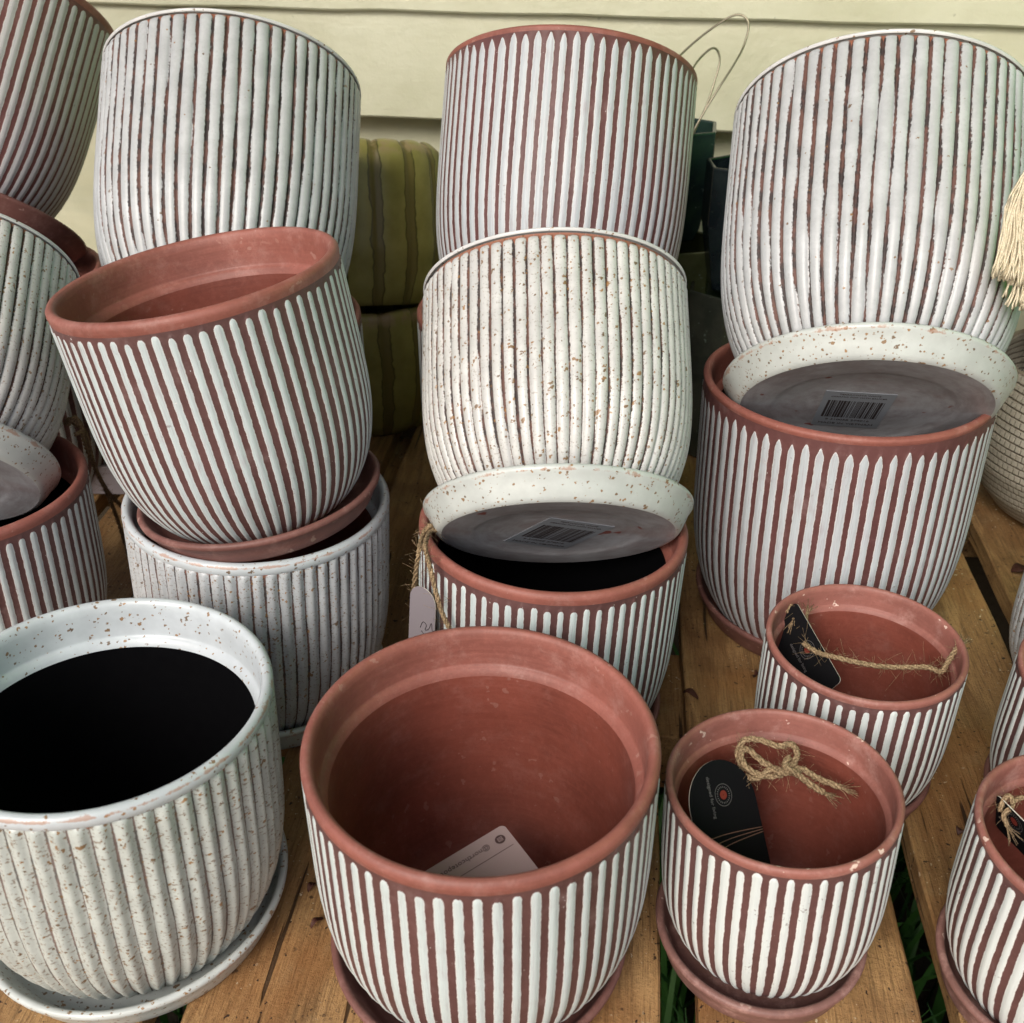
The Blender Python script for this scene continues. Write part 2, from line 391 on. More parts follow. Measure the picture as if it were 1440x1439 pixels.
def revolve(name, r, z, nseg, uper, vv, disp=None):
    """surface of revolution: outline r(z) with nseg steps; UV.x = uper*turn, UV.y = vv"""
    r = np.asarray(r, float); z = np.asarray(z, float); vv = np.asarray(vv, float); n = len(r)
    th = np.linspace(0, 2*PI, nseg+1); T, I = np.meshgrid(th, np.arange(n))
    R = r[I]; Z = z[I].copy(); U = T/(2*PI)*uper; Vv = vv[I]
    if disp is not None:
        d = disp(U, Vv, Z); dr = np.gradient(r); dz = np.gradient(z); L = np.hypot(dr, dz)+1e-9
        R = R+d*(np.abs(dz)/L)[I]; Z = Z-d*(dr/L*np.sign(dz+1e-12))[I]
    V = np.stack([R*np.cos(T), R*np.sin(T), Z], -1).reshape(-1, 3)
    i, j = np.meshgrid(np.arange(n-1), np.arange(nseg), indexing='ij'); a = (i*(nseg+1)+j).ravel()
    Q = np.stack([a, a+1, a+nseg+2, a+nseg+1], 1)
    me = bpy.data.meshes.new(name); nv = len(V); nq = len(Q)
    me.vertices.add(nv); me.vertices.foreach_set('co', V.astype(np.float32).ravel())
    me.loops.add(nq*4); me.loops.foreach_set('vertex_index', Q.astype(np.int32).ravel())
    me.polygons.add(nq); me.polygons.foreach_set('loop_start', np.arange(0, nq*4, 4, dtype=np.int32))
    me.polygons.foreach_set('use_smooth', np.ones(nq, bool))
    uv = np.stack([U, Vv], -1).reshape(-1, 2); l = me.uv_layers.new(name='UVMap')
    l.data.foreach_set('uv', uv[Q.ravel()].astype(np.float32).ravel())
    me.update(calc_edges=True); me.validate(); return me

def outline(t):
    t = np.asarray(t); return np.where(t < .75, 1-.32*(1-np.minimum(t, .75)/.75)**4, 1.0)

def pot(loc, ax, ay, R, H, N, wall, rim, inner, label, spin=0.0, white=False, amp=None, group=None, start=None, collar=None, hidden=False, lh=None, cord=False):
    root = empty('flower_pot', loc, ax, ay, spin)
    tag(root, label, 'plant pot', group)
    s = max(.62, min(1.0, (R/.0865)**1.25)); lh = lh or 1.0; pitch = 2*PI*R/N
    zt = H-.0078*s*lh                                   # the lip begins here
    zs = H-(start if start else (.0105*s if not white else .0070*s))   # the flutes end here
    low = np.concatenate([[.0], np.linspace(.012, .75, 26), np.linspace(.78, 1, 9)[:-1]])*zs
    top = np.linspace(zs-.006*s, zs+.0006, 10)
    zz = np.unique(np.concatenate([low[low < zs-.0062*s], top, [max(zt, zs+.001)] if zt > zs else []]))
    zz = zz[zz <= zt+1e-6] if not white else zz[zz <= zt+.0004]
    if zz[-1] < zt-1e-5: zz = np.append(zz, zt)
    rr = outline(zz/H)*R*.993
    # foot and base
    r = np.concatenate([[.001, rr[0]-.006, rr[0]-.0022], rr]); z = np.concatenate([[.003, .003, .0], zz]); z[3] = .0022
    arc = np.concatenate([[0], np.cumsum(np.hypot(np.diff(r), np.diff(z)))])
    i0 = np.interp(zs, z[3:], arc[3:]); v = (i0-arc)/pitch
    ga = amp if amp is not None else (.0028 if white else .0007)
    def disp(U, Vv, Z):
        x = U-np.floor(U)-.5; cap = .55 if white else .42
        t = np.clip(Vv/cap, 0, 1); e = np.sqrt(t*(2-t)); base = np.clip((Z-.001)/.006, 0, 1)
        if cord: h = (.5+.5*np.cos(2*PI*x))**.9*e
        elif white: h = np.sqrt(np.clip(1-(x/.5)**2*.97, 0, 1))*e
        else: q = np.clip(1-np.abs(x)/.36/np.maximum(e, .05), 0, 1); h = q*q*(3-2*q)*np.where(t > 0, 1, 0)
        return ga*h*base - (ga*.8 if white else 0)*base
    seg = 10 if white else 8
    add('fluted_wall', revolve('fluted_wall', r, z, N*(seg if not hidden else 4), N, v, disp), wall, root)
    # lip + inside collar, down to the step
    r0 = R*.993-(.0004 if white else 0)
    lip = [(r0, zt), (R*.996, H-.0065*s*lh), (R*.999, H-.0045*s*lh), (R*.998, H-.0026*s*lh), (R-.0013*s, H-.0009*s), (R-.0032*s, H), (R-.0050*s, H-.0009*s), (R-.0062*s, H-.003*s),
           (R-.0066*s, H-.007*s), (R-.0068*s, H-.014*s), (R-.0070*s, H-.0225*s), (R-.0073*s, H-.0236*s), (R-.0082*s, H-.0243*s), (R-.0100*s, H-.0258*s), (R-.0110*s, H-.0290*s), (R-.0116*s, H-.040*s)]
    kk = len(lip)-(3 if inner == 'black' and rim.startswith('gl') else 2)
    vl = [0, .2, .45, .75, .95, 1.0, 1.05, 1.3, 1.8, 2.4, 3, 3.2, 3.4, 3.6, 4, 4.4]
    nr = 144 if not hidden else 48
    kk = len(lip)-1
    add('rim', revolve('rim', [p[0] for p in lip[:kk]], [p[1] for p in lip[:kk]], nr, 1, vl[:kk]), rim, root)
    zi = np.concatenate([[lip[kk-1][1]], np.linspace(lip[kk-1][1]-.006, .014, 14)])
    ri = outline(zi/H)*R-.0116*s*np.ones(len(zi)); ri[0] = lip[kk-1][0]
    ri = np.append(ri, [ri[-1]-.004, ri[-1]-.010, .0005]); zi = np.append(zi, [.0105, .0095, .009])
    add('interior', revolve('interior', ri, zi, nr, 1, np.linspace(0, 1, len(ri))), inner, root)
    return root

def saucer_mesh(R, H, part='all'):
    rb = R*.895
    o = [(rb-.003, .0), (rb-.0008, .0006), (rb+.001, .0025), (R*.940, H*.40), (R*.975, H*.72), (R*.994, H-.004), (R, H-.0018), (R-.0008, H-.0004), (R-.0024, H), (R-.0040, H-.0008), (R-.0050, H-.003),
         (R*.93-.004, H*.5), (rb-.0035, .0065), (rb-.007, .0052), (rb*.5, .0048), (.0005, .0048)]
    v = [0, .1, .2, .4, .6, .8, .9, 1.0, 1.0, 1.05, 1.3, 2, 3, 3, 3.5, 4]
    if part == 'all': o = [(.0005, .0018), (rb*.62, .0018), (rb*.66, .0009), (rb-.006, .0007)]+o; v = [-1, -.8, -.6, -.4]+v
    return revolve('saucer', [p[0] for p in o], [p[1] for p in o], 144, 1, v)
def saucer(loc, ax, ay, R, mat, label, H=None, group=None, spin=0.0):
    if H is None: H = .018 if loc[2] > .05 else .0235*min(1, (R/.083)**.35); R = R if loc[2] > .05 else R*.985
    o = add('saucer', saucer_mesh(R, H), mat); o.matrix_world = Matrix.Translation(loc) @ frame(ax, ay, spin)
    return tag(o, label, 'saucer', group)

def text_mesh(body, size, ext=.00005, spacing=1.0):
    cu = bpy.data.curves.new('txt', 'FONT'); cu.body = body; cu.size = size; cu.extrude = ext; cu.space_character = spacing
    cu.align_x = 'CENTER'; cu.align_y = 'CENTER'; cu.resolution_u = 3
    t = bpy.data.objects.new('txt', cu); COL.objects.link(t)
    dg = bpy.context.evaluated_depsgraph_get(); me = bpy.data.meshes.new_from_object(t.evaluated_get(dg))
    bpy.data.objects.remove(t); me.materials.clear(); return me
def box_data(x0, x1, y0, y1, z0, z1):
    V = [(x, y, z) for z in (z0, z1) for y in (y0, y1) for x in (x0, x1)]
    return V, [(0, 2, 3, 1), (4, 5, 7, 6), (0, 1, 5, 4), (2, 6, 7, 3), (0, 4, 6, 2), (1, 3, 7, 5)]
def boxes(name, L):
    V, Fc = [], []
    for b in L:
        v, f = box_data(*b); n = len(V); V += v; Fc += [tuple(i+n for i in q) for q in f]
    return mesh(name, V, Fc, False)
def bevel(o, w, seg=2):
    m = o.modifiers.new('bevel', 'BEVEL'); m.width = w; m.segments = seg; m.limit_method = 'ANGLE'

def white_saucer(loc, ax, ay, R, label, sticker=None, H=.0195, spin=0.0, dirt=None):
    root = empty('saucer', loc, ax, ay, spin); tag(root, label, 'saucer')
    add('dish', saucer_mesh(R, H, 'dish'), 'gl_saucer', root)
    rb = R*.895-.003
    u = [(rb, .0), (rb-.003, .0003), (rb*.76, .0005), (rb*.72, .0012), (rb*.68, .0022), (rb*.45, .0023), (.0005, .0023)]
    add('underside', revolve('underside', [p[0] for p in u], [p[1] for p in u], 144, 1, range(len(u))), 'under', root)
    if sticker:
        cx, cy, ang = sticker
        st = add('barcode_label', boxes('barcode_label', [(-.0225, .0225, -.031, .031, -.00015, .00015)]), 'label', root)
        st.matrix_local = Matrix.Translation((cx, cy, .0020)) @ Matrix.Rotation(ang, 4, 'Z') @ Matrix.Rotation(PI, 4, 'X')
        L = []; x = -.0185; rs = random.Random(5)
        while x < .0180:
            wd = rs.choice((.0004, .0004, .0008, .0012, .0016)); L.append((x, x+wd, -.014, .016, .00016, .00022)); x += wd+rs.choice((.0004, .0004, .0008, .0011))
        add('bars', boxes('bars', L), 'ink', st)
        for body, yy, sz in (('MADE IN VIETNAM', -.0255, .0044), ('9 310058 274016', -.0185, .0042), ('CERAMIC POT WITH SAUCER', .0225, .0027), ('TERRACOTTA WHITE', .0265, .0027)):
            t = add('print', text_mesh(body, sz), 'ink', st); t.location = (0, yy, .0002)
    return root

# ------------------------------------------------------------------ twine
def smooth_path(P, n):
    P = [Vector(p) for p in P]; out = []; m = len(P)-1
    for i in range(n+1):
        t = i/n*m; k = min(int(t), m-1); f = t-k
        p0 = P[max(k-1, 0)]; p1 = P[k]; p2 = P[k+1]; p3 = P[min(k+2, m)]
        out.append(.5*((2*p1)+(p2-p0)*f+(2*p0-5*p1+4*p2-p3)*f*f+(3*p1-p0-3*p2+p3)*f**3))
    return out
def tube(V, Fc, P, rad, ns=5):
    n0 = len(V); m = len(P); up = Vector((.31, .17, .93)).normalized()
    for i, p in enumerate(P):
        d = (P[min(i+1, m-1)]-P[max(i-1, 0)])
        d = d.normalized() if d.length > 1e-9 else Vector((0, 0, 1))
        a = d.cross(up); a = a.normalized() if a.length > 1e-3 else d.orthogonal().normalized(); b = d.cross(a)
        rr = rad(i/(m-1)) if callable(rad) else rad
        for j in range(ns):
            q = 2*PI*j/ns; V.append(tuple(p+a*rr*math.cos(q)+b*rr*math.sin(q)))
    for i in range(m-1):
        for j in range(ns):
            A = n0+i*ns; Fc.append((A+j, A+(j+1) % ns, A+ns+(j+1) % ns, A+ns+j))
    Fc.append(tuple(n0+j for j in range(ns))[::-1]); Fc.append(tuple(n0+(m-1)*ns+j for j in range(ns)))
def twine_mesh(paths, rad=.0011, fuzz=60, fl=.009, strands=3, twist=500, seed=1, fray=0):
    V, Fc = [], []; rs = random.Random(seed)
    for P0 in paths:
        ln = sum((Vector(P0[i+1])-Vector(P0[i])).length for i in range(len(P0)-1)); n = max(16, int(ln/.0009))
        P = smooth_path(P0, n)
        for k in range(strands):
            Q = []
            for i, p in enumerate(P):
                d = (P[min(i+1, n)]-P[max(i-1, 0)]).normalized(); a = d.orthogonal().normalized()
                a = (d.cross(Vector((.2, .4, .9)))).normalized(); b = d.cross(a); q = i/n*ln*twist+2*PI*k/strands
                Q.append(p+(a*math.cos(q)+b*math.sin(q))*rad*.62)
            tube(V, Fc, Q, rad*.66, 5)
        for _ in range(int(fuzz*ln/.1)):
            i = rs.randrange(n); p = P[i]; d = (P[min(i+1, n)]-P[max(i-1, 0)]).normalized()
            v = (d*rs.uniform(-1.2, 1.2)+Vector((rs.gauss(0, 1), rs.gauss(0, 1), rs.gauss(0, 1)))*.7).normalized()
            L = fl*rs.uniform(.25, 1)**1.5; c = Vector((rs.gauss(0, 1), rs.gauss(0, 1), rs.gauss(0, 1)))*L*.35
            tube(V, Fc, [p, p+v*L*.4+c*.3, p+v*L*.75+c*.8, p+v*L+c], .00009, 3)
        if fray:
            for e, d in ((P[-1], (P[-1]-P[-4]).normalized()),):
                for _ in range(fray):
                    v = (d+Vector((rs.gauss(0, 1), rs.gauss(0, 1), rs.gauss(0, 1)))*.35).normalized()
                    tube(V, Fc, [e-d*.004, e+v*.003, e+v*rs.uniform(.005, .011)], .00022, 3)
    return mesh('twine', V, Fc)

def card_mesh(w, h, th=.0006, rad=.003, n=6, dome=False):
    pts = []
    if dome:
        pts = [(-w/2, -h/2), (w/2, -h/2)]+[(w/2*math.cos(a), h/2-w*.5+w/2*math.sin(a)) for a in np.linspace(0, PI, 28)]
    else:
        for cx, cy, a0 in ((w/2-rad, h/2-rad, 0), (-w/2+rad, h/2-rad, 90), (-w/2+rad, -h/2+rad, 180), (w/2-rad, -h/2+rad, 270)):
            for i in range(n+1):
                a = math.radians(a0+90*i/n); pts.append((cx+rad*math.cos(a), cy+rad*math.sin(a)))
    m = len(pts); V = [(x, y, -th/2) for x, y in pts]+[(x, y, th/2) for x, y in pts]
    Fc = [tuple(range(m))[::-1], tuple(range(m, 2*m))]+[(i, (i+1) % m, m+(i+1) % m, m+i) for i in range(m)]
    return mesh('card', V, Fc, False, mi=[0, 0]+[1]*m)
def card_frame(o, centre, xdir, normal):
    n = Vector(normal).normalized(); x = Vector(xdir); x = (x-n*x.dot(n)).normalized(); y = n.cross(x)
    o.matrix_world = Matrix.Translation(centre) @ Matrix((x, y, n)).transposed().to_4x4()
def ring_mesh(r0, r1, n=48, z=.0004, h=.00006):
    V = []; Fc = []
    for i in range(n):
        a = 2*PI*i/n
        for r in (r0, r1): V.append((r*math.cos(a), r*math.sin(a), z+h))
    for i in range(n): Fc.append((2*i, 2*i+1, 2*((i+1) % n)+1, 2*((i+1) % n)))
    return V, Fc
def merge(parts, name='mark'):
    V, Fc = [], []
    for v, f in parts: n = len(V); V += list(v); Fc += [tuple(i+n for i in q) for q in f]
    return mesh(name, V, Fc, False)

# ================================================================== THE POTS
RED = dict(rim='clay', inner='clay_in')
G1 = 'stripe-painted terracotta pots on the table'
# front row
pot((-.215, .393, .0052), .030, .045, .0870, .160, 57, 'fl_soft', 'gl_white', 'black',
    'speckled white fluted pot with black inside, standing upright at the front left', .02, True, amp=.0024, cord=True)
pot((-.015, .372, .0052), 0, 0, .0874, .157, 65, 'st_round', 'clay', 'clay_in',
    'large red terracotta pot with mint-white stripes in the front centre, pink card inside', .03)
pot((.143, .375, .0052), -.028, .06, .0600, .1150, 48, 'st_small', 'clay_worn', 'clay_in',
    'small chipped white-striped pot holding a knotted jute bow and round-topped black tag', .05)
pot((.216, .496, .0052), .0, .02, .0595, .1145, 50, 'st_small', 'clay_worn', 'clay_in',
    'small white-striped pot with jute twine stretched across its mouth from a black tag', .0)
pot((.289, .344, .0052), 0, .015, .0595, .1150, 48, 'st_small', 'clay_worn', 'clay_in',
    'small white-striped pot cut by the lower right corner, black tag in its mouth', .1)
pot((.358, .461, .0052), 0, 0, .0595, .115, 48, 'st_small', 'clay_worn', 'clay_in',
    'small white-striped pot at the right edge, only a sliver in view above the corner pot', .07)
# middle row, upright
pot((.020, .557, .0052), .042, .038, .0860, .1600, 70, 'st_round', 'clay', 'black',
    'upright red white-striped pot with black inside, holding the tilted speckled saucer below centre', .02)
pot((.242, .675, .0052), -.016, .029, .1009, .2055, 68, 'st_point', 'clay', 'black',
    'big red pot with pointed grey-white stripes, holding the speckled barcode saucer at right', .0, start=.0115, lh=.7)
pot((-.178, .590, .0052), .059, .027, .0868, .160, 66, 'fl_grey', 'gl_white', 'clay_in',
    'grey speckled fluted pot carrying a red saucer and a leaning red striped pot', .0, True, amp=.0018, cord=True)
pot((-.387, .608, .0052), .036, .031, .0865, .160, 66, 'st_wash', 'clay', 'black',
    'red grey-striped pot at the left edge with a speckled saucer tipped into its mouth', .03)
# leaning ones
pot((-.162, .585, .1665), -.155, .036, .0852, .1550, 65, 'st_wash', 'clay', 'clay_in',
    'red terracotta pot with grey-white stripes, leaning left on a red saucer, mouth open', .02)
pot((.0295, .5536, .1686), -.012, 1.041, .0872, .1577, 69, 'fl_speck', 'gl_rimline', 'black',
    'white fluted pot heavily speckled brown, tipped backwards in the centre of the photo', .03, True, start=.0046, lh=.36, amp=.0032)
pot((.2347, .6389, .2155), .175, .930, .1012, .2054, 66, 'fl_dark', 'gl_rimline', 'black',
    'tall white fluted pot with dark grooves, tipped back at the top right', .01, True, start=.0034, lh=.4, amp=.0038)
pot((.031, .795, .196), .093, .566, .1005, .2050, 67, 'st_point', 'clay', 'clay_in',
    'tall red pot with pointed white stripes, tipped back in the top centre before the siding', .02, start=.0065, lh=.65)
pot((-.226, .766, .211), .021, .830, .1004, .2052, 62, 'fl_dark', 'gl_rimline', 'black',
    'tall white fluted pot with reddish-brown grooves tipped back at the top left', .04, True, start=.0034, lh=.4, amp=.0036)
pot((-.4974, .9063, .2580), .305, .686, .0990, .2024, 66, 'st_dense', 'clay', 'clay_in',
    'red grey-striped pot leaning right in the top left corner, cut by the frame', .01)
pot((-.3967, .6081, .1746), -.076, 1.283, .0865, .1595, 62, 'fl_speck', 'gl_rimline', 'black',
    'cream-grey speckled fluted pot tipped back at the left edge above a grey-bottomed saucer', .0, True, start=.0034, lh=.4)
# pots that carry the back ones, nearly hidden
pot((-.223, .797, .0052), 0, 0, .1005, .205, 66, 'st_wash', 'clay', 'black',
    'red striped pot behind the leaning pot, only its rim edge showing beside olive pots', .0, hidden=True)
pot((.020, .835, .0052), 0, 0, .1000, .198, 66, 'st_wash', 'clay', 'black',
    'red striped pot hidden under the tall top centre pot', .0, hidden=True)
pot((-.470, .900, .0052), 0, 0, .1005, .205, 66, 'st_wash', 'clay', 'black',
    'red striped pot in the shade below the leaning pot of the top left corner', .0, hidden=True)
pot((.423, .589, .0), 0, 0, .0595, .115, 48, 'fl_grey', 'gl_white', 'black',
    'small grey speckled pot at the right edge beyond the small striped pots', .0, True)

# saucers standing on the planks
saucer((-.217, .399, 0), 0, 0, .0872, 'gl_saucer', 'white speckled saucer on the planks under the black-lined front left pot')
saucer((-.018, .370, 0), 0, 0, .0831, 'saucer_red', 'brown terracotta saucer under the large front centre striped pot')
saucer((.139, .374, 0), 0, 0, .0591, 'saucer_dusty', 'dusty brown saucer with chalky edge under the pot holding the jute bow')
saucer((.217, .500, 0), 0, 0, .0585, 'saucer_red', 'small brown saucer under the pot with twine stretched across it')
saucer((.289, .345, 0), 0, 0, .0590, 'saucer_dusty', 'dusty chipped saucer in the lower right corner of the photo')
saucer((.361, .464, 0), 0, 0, .0590, 'saucer_red', 'small brown saucer at the right edge just above the corner pot rim')
saucer((.243, .687, 0), 0, 0, .0940, 'saucer_red', 'wide dark brown saucer on the planks under the big pointed-stripe pot at right')
saucer((.026, .560, 0), 0, 0, .0800, 'saucer_red', 'brown saucer mostly hidden under the black-lined striped pot in the middle')
saucer((-.174, .592, 0), 0, 0, .0800, 'gl_saucer', 'white saucer peeking out under the grey speckled upright pot')
saucer((-.387, .608, 0), 0, 0, .0800, 'saucer_red', 'brown saucer under the striped pot at the left edge')
# saucers up on other pots
saucer((-.162, .583, .1600), -.110, .069, .0785, 'saucer_red', 'red-brown saucer sunk in the mouth of the grey speckled pot, under the leaning pot')
saucer((-.4768, .9059, .2440), .269, .800, .0954, 'saucer_red', 'tilted dark red saucer at the left edge under the top left corner pot')
white_saucer((.0286, .5420, .1660), .0, 1.125, .0842, 'speckled saucer with barcode label on grey underside, tipped up below the centre pot', (.0000, .0040, math.radians(27)))
white_saucer((.2352, .6290, .2095), .164, 1.084, .0934, 'large speckled saucer with barcode label on dark underside, wedged in the big pointed-stripe pot', (-.0040, .0080, math.radians(-13)))
white_saucer((-.3929, .6001, .1692), -.078, 1.387, .0833, 'speckled saucer with brushed blue-grey underside at the left edge', None)

# ================================================================== THE TABLE (pallet planks)
ang = math.radians(6.1)
table = empty('pallet_table', (0, 0, 0)); table.rotation_euler = (0, 0, -ang)
tag(table, 'rough brown wooden pallet top with wide planks and dark gaps, under all the pots', 'table')
U0 = [(-.7435, -.6265), (-.6065, -.4885), (-.4685, -.3505), (-.3475+.001, -.2305), (-.2105, -.0935), (-.0725, .0441), (.0650, .1815), (.2025, .3170), (.3385, .4560), (.4770, .5940), (.615, .733)]
for i, (a, b) in enumerate(U0):
    z1 = -random.uniform(0, .0008); n = 60
    xs = np.linspace(0, 1, n); L = -.15; Y1 = 1.30 - .14*((a+b)/2+.1)
    V = []; Fc = []
    for j, t in enumerate(xs):
        y = L+(Y1-L)*t
        wa = a+.0006*math.sin(j*.9+i)+random.uniform(-.0003, .0003); wb = b+.0006*math.sin(j*.7+i*2)+random.uniform(-.0003, .0003)
        V += [(wa, y, -.018), (wa, y, z1-.0012), (wa+.0013, y, z1), (wb-.0013, y, z1), (wb, y, z1-.0012), (wb, y, -.018)]
    for j in range(n-1):
        for k in range(6):
            A = j*6; B = (k+1) % 6; Fc.append((A+k, A+B, A+6+B, A+6+k))
    Fc.append(tuple(range(6))); Fc.append(tuple(range((n-1)*6, n*6))[::-1])
    me = mesh('plank', V, [f[::-1] for f in Fc], False)
    add('plank', me, 'wood', table)
for y0, y1 in ((.12, .21), (.565, .66), (.905, 1.0)):
    o = add('crossbar', boxes('crossbar', [(-.74, .73, y0, y1, -.072, -.0195)]), 'wood', table); bevel(o, .002)
for x in (-.66, .64):
    for y in (.165, .95):
        add('leg', boxes('leg', [(x-.035, x+.035, y-.035, y+.035, -.62, -.0735)]), 'wood', table)

# ================================================================== THE WALL
WD = Vector((.9806, -.196, 0)); WN = Vector((-.196, -.9806, 0))     # along / facing out
W0 = Vector((-.13, 1.185, 0))
wroot = empty('clapboard_wall', W0); wroot.rotation_euler = (0, 0, math.atan2(-.196, .9806))
tag(wroot, 'pale yellow-green painted clapboard wall behind the pots', 'wall')
zb = .2865; zs = [zb, .3895, .4975, .605, .712, .82, .93, 1.04]
def lap(z0, z1, t0=.020, t1=.008):    # local: x along, -y towards the viewer
    V = []; x0, x1 = -2.2, 2.2
    n = 90
    for i in range(n+1):
        x = x0+(x1-x0)*i/n; j = .0006*math.sin(i*1.7)+random.uniform(-.0004, .0004)
        V += [(x, .02, z0+j), (x, -t0+.002, z0+j), (x, -t0, z0+.002+j), (x, -t1, z1+.012), (x, .02, z1+.012)]
    Fc = []
    for i in range(n):
        for k in range(5):
            A = i*5; B = (k+1) % 5; Fc.append((A+k, A+5+k, A+5+B, A+B))
    Fc.append((0, 1, 2, 3, 4)); Fc.append(tuple(range(n*5, n*5+5))[::-1])
    return mesh('board', V, [f[::-1] for f in Fc], False)
for i in range(len(zs)-1): add('board', lap(zs[i], zs[i+1]), 'wall', wroot)
nh = add('nail_head', mesh('nail_head', [(.004*math.cos(2*PI*i/12), -.0008*(1-k), .004*math.sin(2*PI*i/12)) for k in (0, 1) for i in range(12)], [tuple(range(12)), *[(i, (i+1) % 12, 12+(i+1) % 12, 12+i) for i in range(12)]], False), 'ink', wroot)
nh.location = (-.094, -.0185, .352)
add('plinth', boxes('plinth', [(-2.2, 2.2, .022, .09, -.015, 1.1)]), 'wall', wroot)
add('plinth_painted_shade', boxes('plinth_painted_shade', [(-2.2, 2.2, .018, .09, -.62, -.017)]), 'soil', wroot)  # lower plinth given dark soil colour to stand in for shade under the planks

rf = add('sky_blocker', boxes('sky_blocker', [(-2.6, 2.6, -.35, 1.35, 1.90, 1.95)]), 'blocker')  # unseen slab added to block sky light from overhead
tag(rf, 'unseen white slab added as a roof above the wall, outside the frame', 'blocker')

V = []
for i in range(31):
    t = i/30; p = Vector((.66, 1.04, 0)).lerp(Vector((.94, .12, 0)), t); q = .012*math.sin(t*34)+.006*math.sin(t*71)
    V += [(p.x+q, p.y, z) for z in (.20, 1.60)]
sc_ = add('green_bounce_sheet', mesh('green_bounce_sheet', V, [(2*i, 2*i+1, 2*i+3, 2*i+2) for i in range(30)], True), 'green_bounce')  # unseen sheet added to throw green bounce onto the right-hand pots
sc_.modifiers.new('s', 'SOLIDIFY').thickness = .002
tag(sc_, 'unseen bright green cloth hanging beside the table, outside the frame', 'reflector')

# ================================================================== ground
gv = []; gf = []
g = mesh('ground', [(-6, -5, -.62), (6, -5, -.62), (6, 7, -.62), (-6, 7, -.62)], [(0, 1, 2, 3)], False)
struct(add('ground', g, 'soil'))
V = []; Fc = []; rs = random.Random(3)
for _ in range(2600):
    x = rs.uniform(-.5, .75); y = rs.uniform(-.1, 1.1); h = rs.uniform(.08, .42); a = rs.uniform(0, 2*PI); w = rs.uniform(.003, .007); ln = rs.uniform(.1, .5)*h
    dx, dy = math.cos(a), math.sin(a); n = len(V)
    for k in range(5):
        t = k/4; ww = w*(1-t**2)+.0003
        cx = x+dx*ln*t*t; cy = y+dy*ln*t*t; z = -.62+h*(t-.25*t*t)
        V += [(cx-dy*ww, cy+dx*ww, z), (cx+dy*ww, cy-dx*ww, z)]
    for k in range(4): Fc.append((n+2*k, n+2*k+1, n+2*k+3, n+2*k+2))
gr = add('grass', mesh('grass', V, Fc), 'grass'); gr['kind'] = 'stuff'

# ================================================================== olive ribbed pots
def lobed(name, loc, R, H, N, prof, mat, label, cat='ceramic pot', group=None, tilt=0.0):
    t = np.linspace(0, 1, 30); r = np.interp(t, prof[0], prof[1])*R; z = t*H
    r2 = np.concatenate([[.001], r, [r[-1]-.004, r[-1]-.008], (r[::-1]-.009)[2:], [.001]]); z2 = np.concatenate([[0], z, [H+.002, H], z[::-1][2:]+.004, [.006]])
    v = np.concatenate([[0], t, [1, 1], t[::-1][2:]*.0, [0]])
    def d(U, Vv, Z): return R*.032*(np.sqrt(np.abs(np.cos(PI*(U-.5))))-.6)*np.clip(Z/.01, 0, 1)
    o = add(name, revolve(name, r2, z2, N*14, N, v, d), mat); o.matrix_world = Matrix.Translation(loc) @ frame(0, tilt)
    return tag(o, label, cat, group)
lobed('ribbed_pot', (-.152, 1.025, .136), .084, .150, 15, ([0, .1, .35, .7, .9, .97, 1], [.86, .95, 1.02, 1.0, .97, .93, .86]), 'olive',
      'upper of two stacked olive-green ribbed pots, leaning back against the wall', tilt=.30)
lobed('ribbed_pot', (-.152, 1.045, .001), .088, .140, 15, ([0, .1, .3, .7, .9, 1], [.72, .84, .95, 1.0, .96, .93]), 'olive',
      'lower of two stacked olive-green ribbed pots, in shade on the planks')

# faceted vases
def faceted(loc, R0, R1, H, n, mat, label, spin=0, bulge=.0):
    P = [(.001, 0), (R0*.86, 0), (R0, H*.12), (R1*(1+bulge), H*.55), (R1, H), (R1-.004, H), (R1*(1+bulge)-.005, H*.55), (R0-.006, H*.13), (.001, H*.08)]
    V = []; Fc = []
    for r, z in P:
        for i in range(n):
            a = 2*PI*i/n; V.append((r*math.cos(a), r*math.sin(a), z))
    for k in range(len(P)-1):
        for i in range(n): Fc.append((k*n+i, k*n+(i+1) % n, (k+1)*n+(i+1) % n, (k+1)*n+i))
    o = add('faceted_vase', mesh('faceted_vase', V, Fc, False), mat); o.location = loc; o.rotation_euler = (0, 0, spin); bevel(o, .0015)
    return tag(o, label, 'vase')
faceted((.150, 1.015, .208), .038, .046, .103, 6, 'vase', 'dark blue-green faceted vase with bent wire loops, in the gap behind the centre pots', .35)
faceted((.152, 1.005, .001), .040, .052, .205, 6, 'moss', 'mossy green vase carrying the blue-green one near the wall', .2)
faceted((.204, .945, .180), .024, .034, .114, 6, 'navy', 'near-black navy faceted vase with pointed rim left of the top right pot', .55)
faceted((.204, .950, .001), .030, .040, .178, 6, 'stone', 'dark grey-green vase in deep shade under the navy one', .3)

# wire loops
V = []; Fc = []
for pts, yy in (([(950, 86), (957, 78), (980, 57), (1005, 38), (1030, 23), (1045, 23), (1053, 36), (1046, 65), (1033, 90), (1015, 118), (995, 150), (978, 180), (974, 190)], .99),
                ([(966, 108), (974, 97), (985, 82), (1000, 69), (1009, 72), (1012, 88), (1005, 115), (995, 145), (980, 178), (974, 190)], .985)):
    P = smooth_path([at_y(x, y, yy+.02*math.sin(i*.4)) for i, (x, y) in enumerate(pts)], 90); tube(V, Fc, P, .0010, 6)
tag(add('wire_loop', mesh('wire_loop', V, Fc), 'wire'), 'thin bent wire loops sticking up from the blue-green vase against the siding', 'wire')

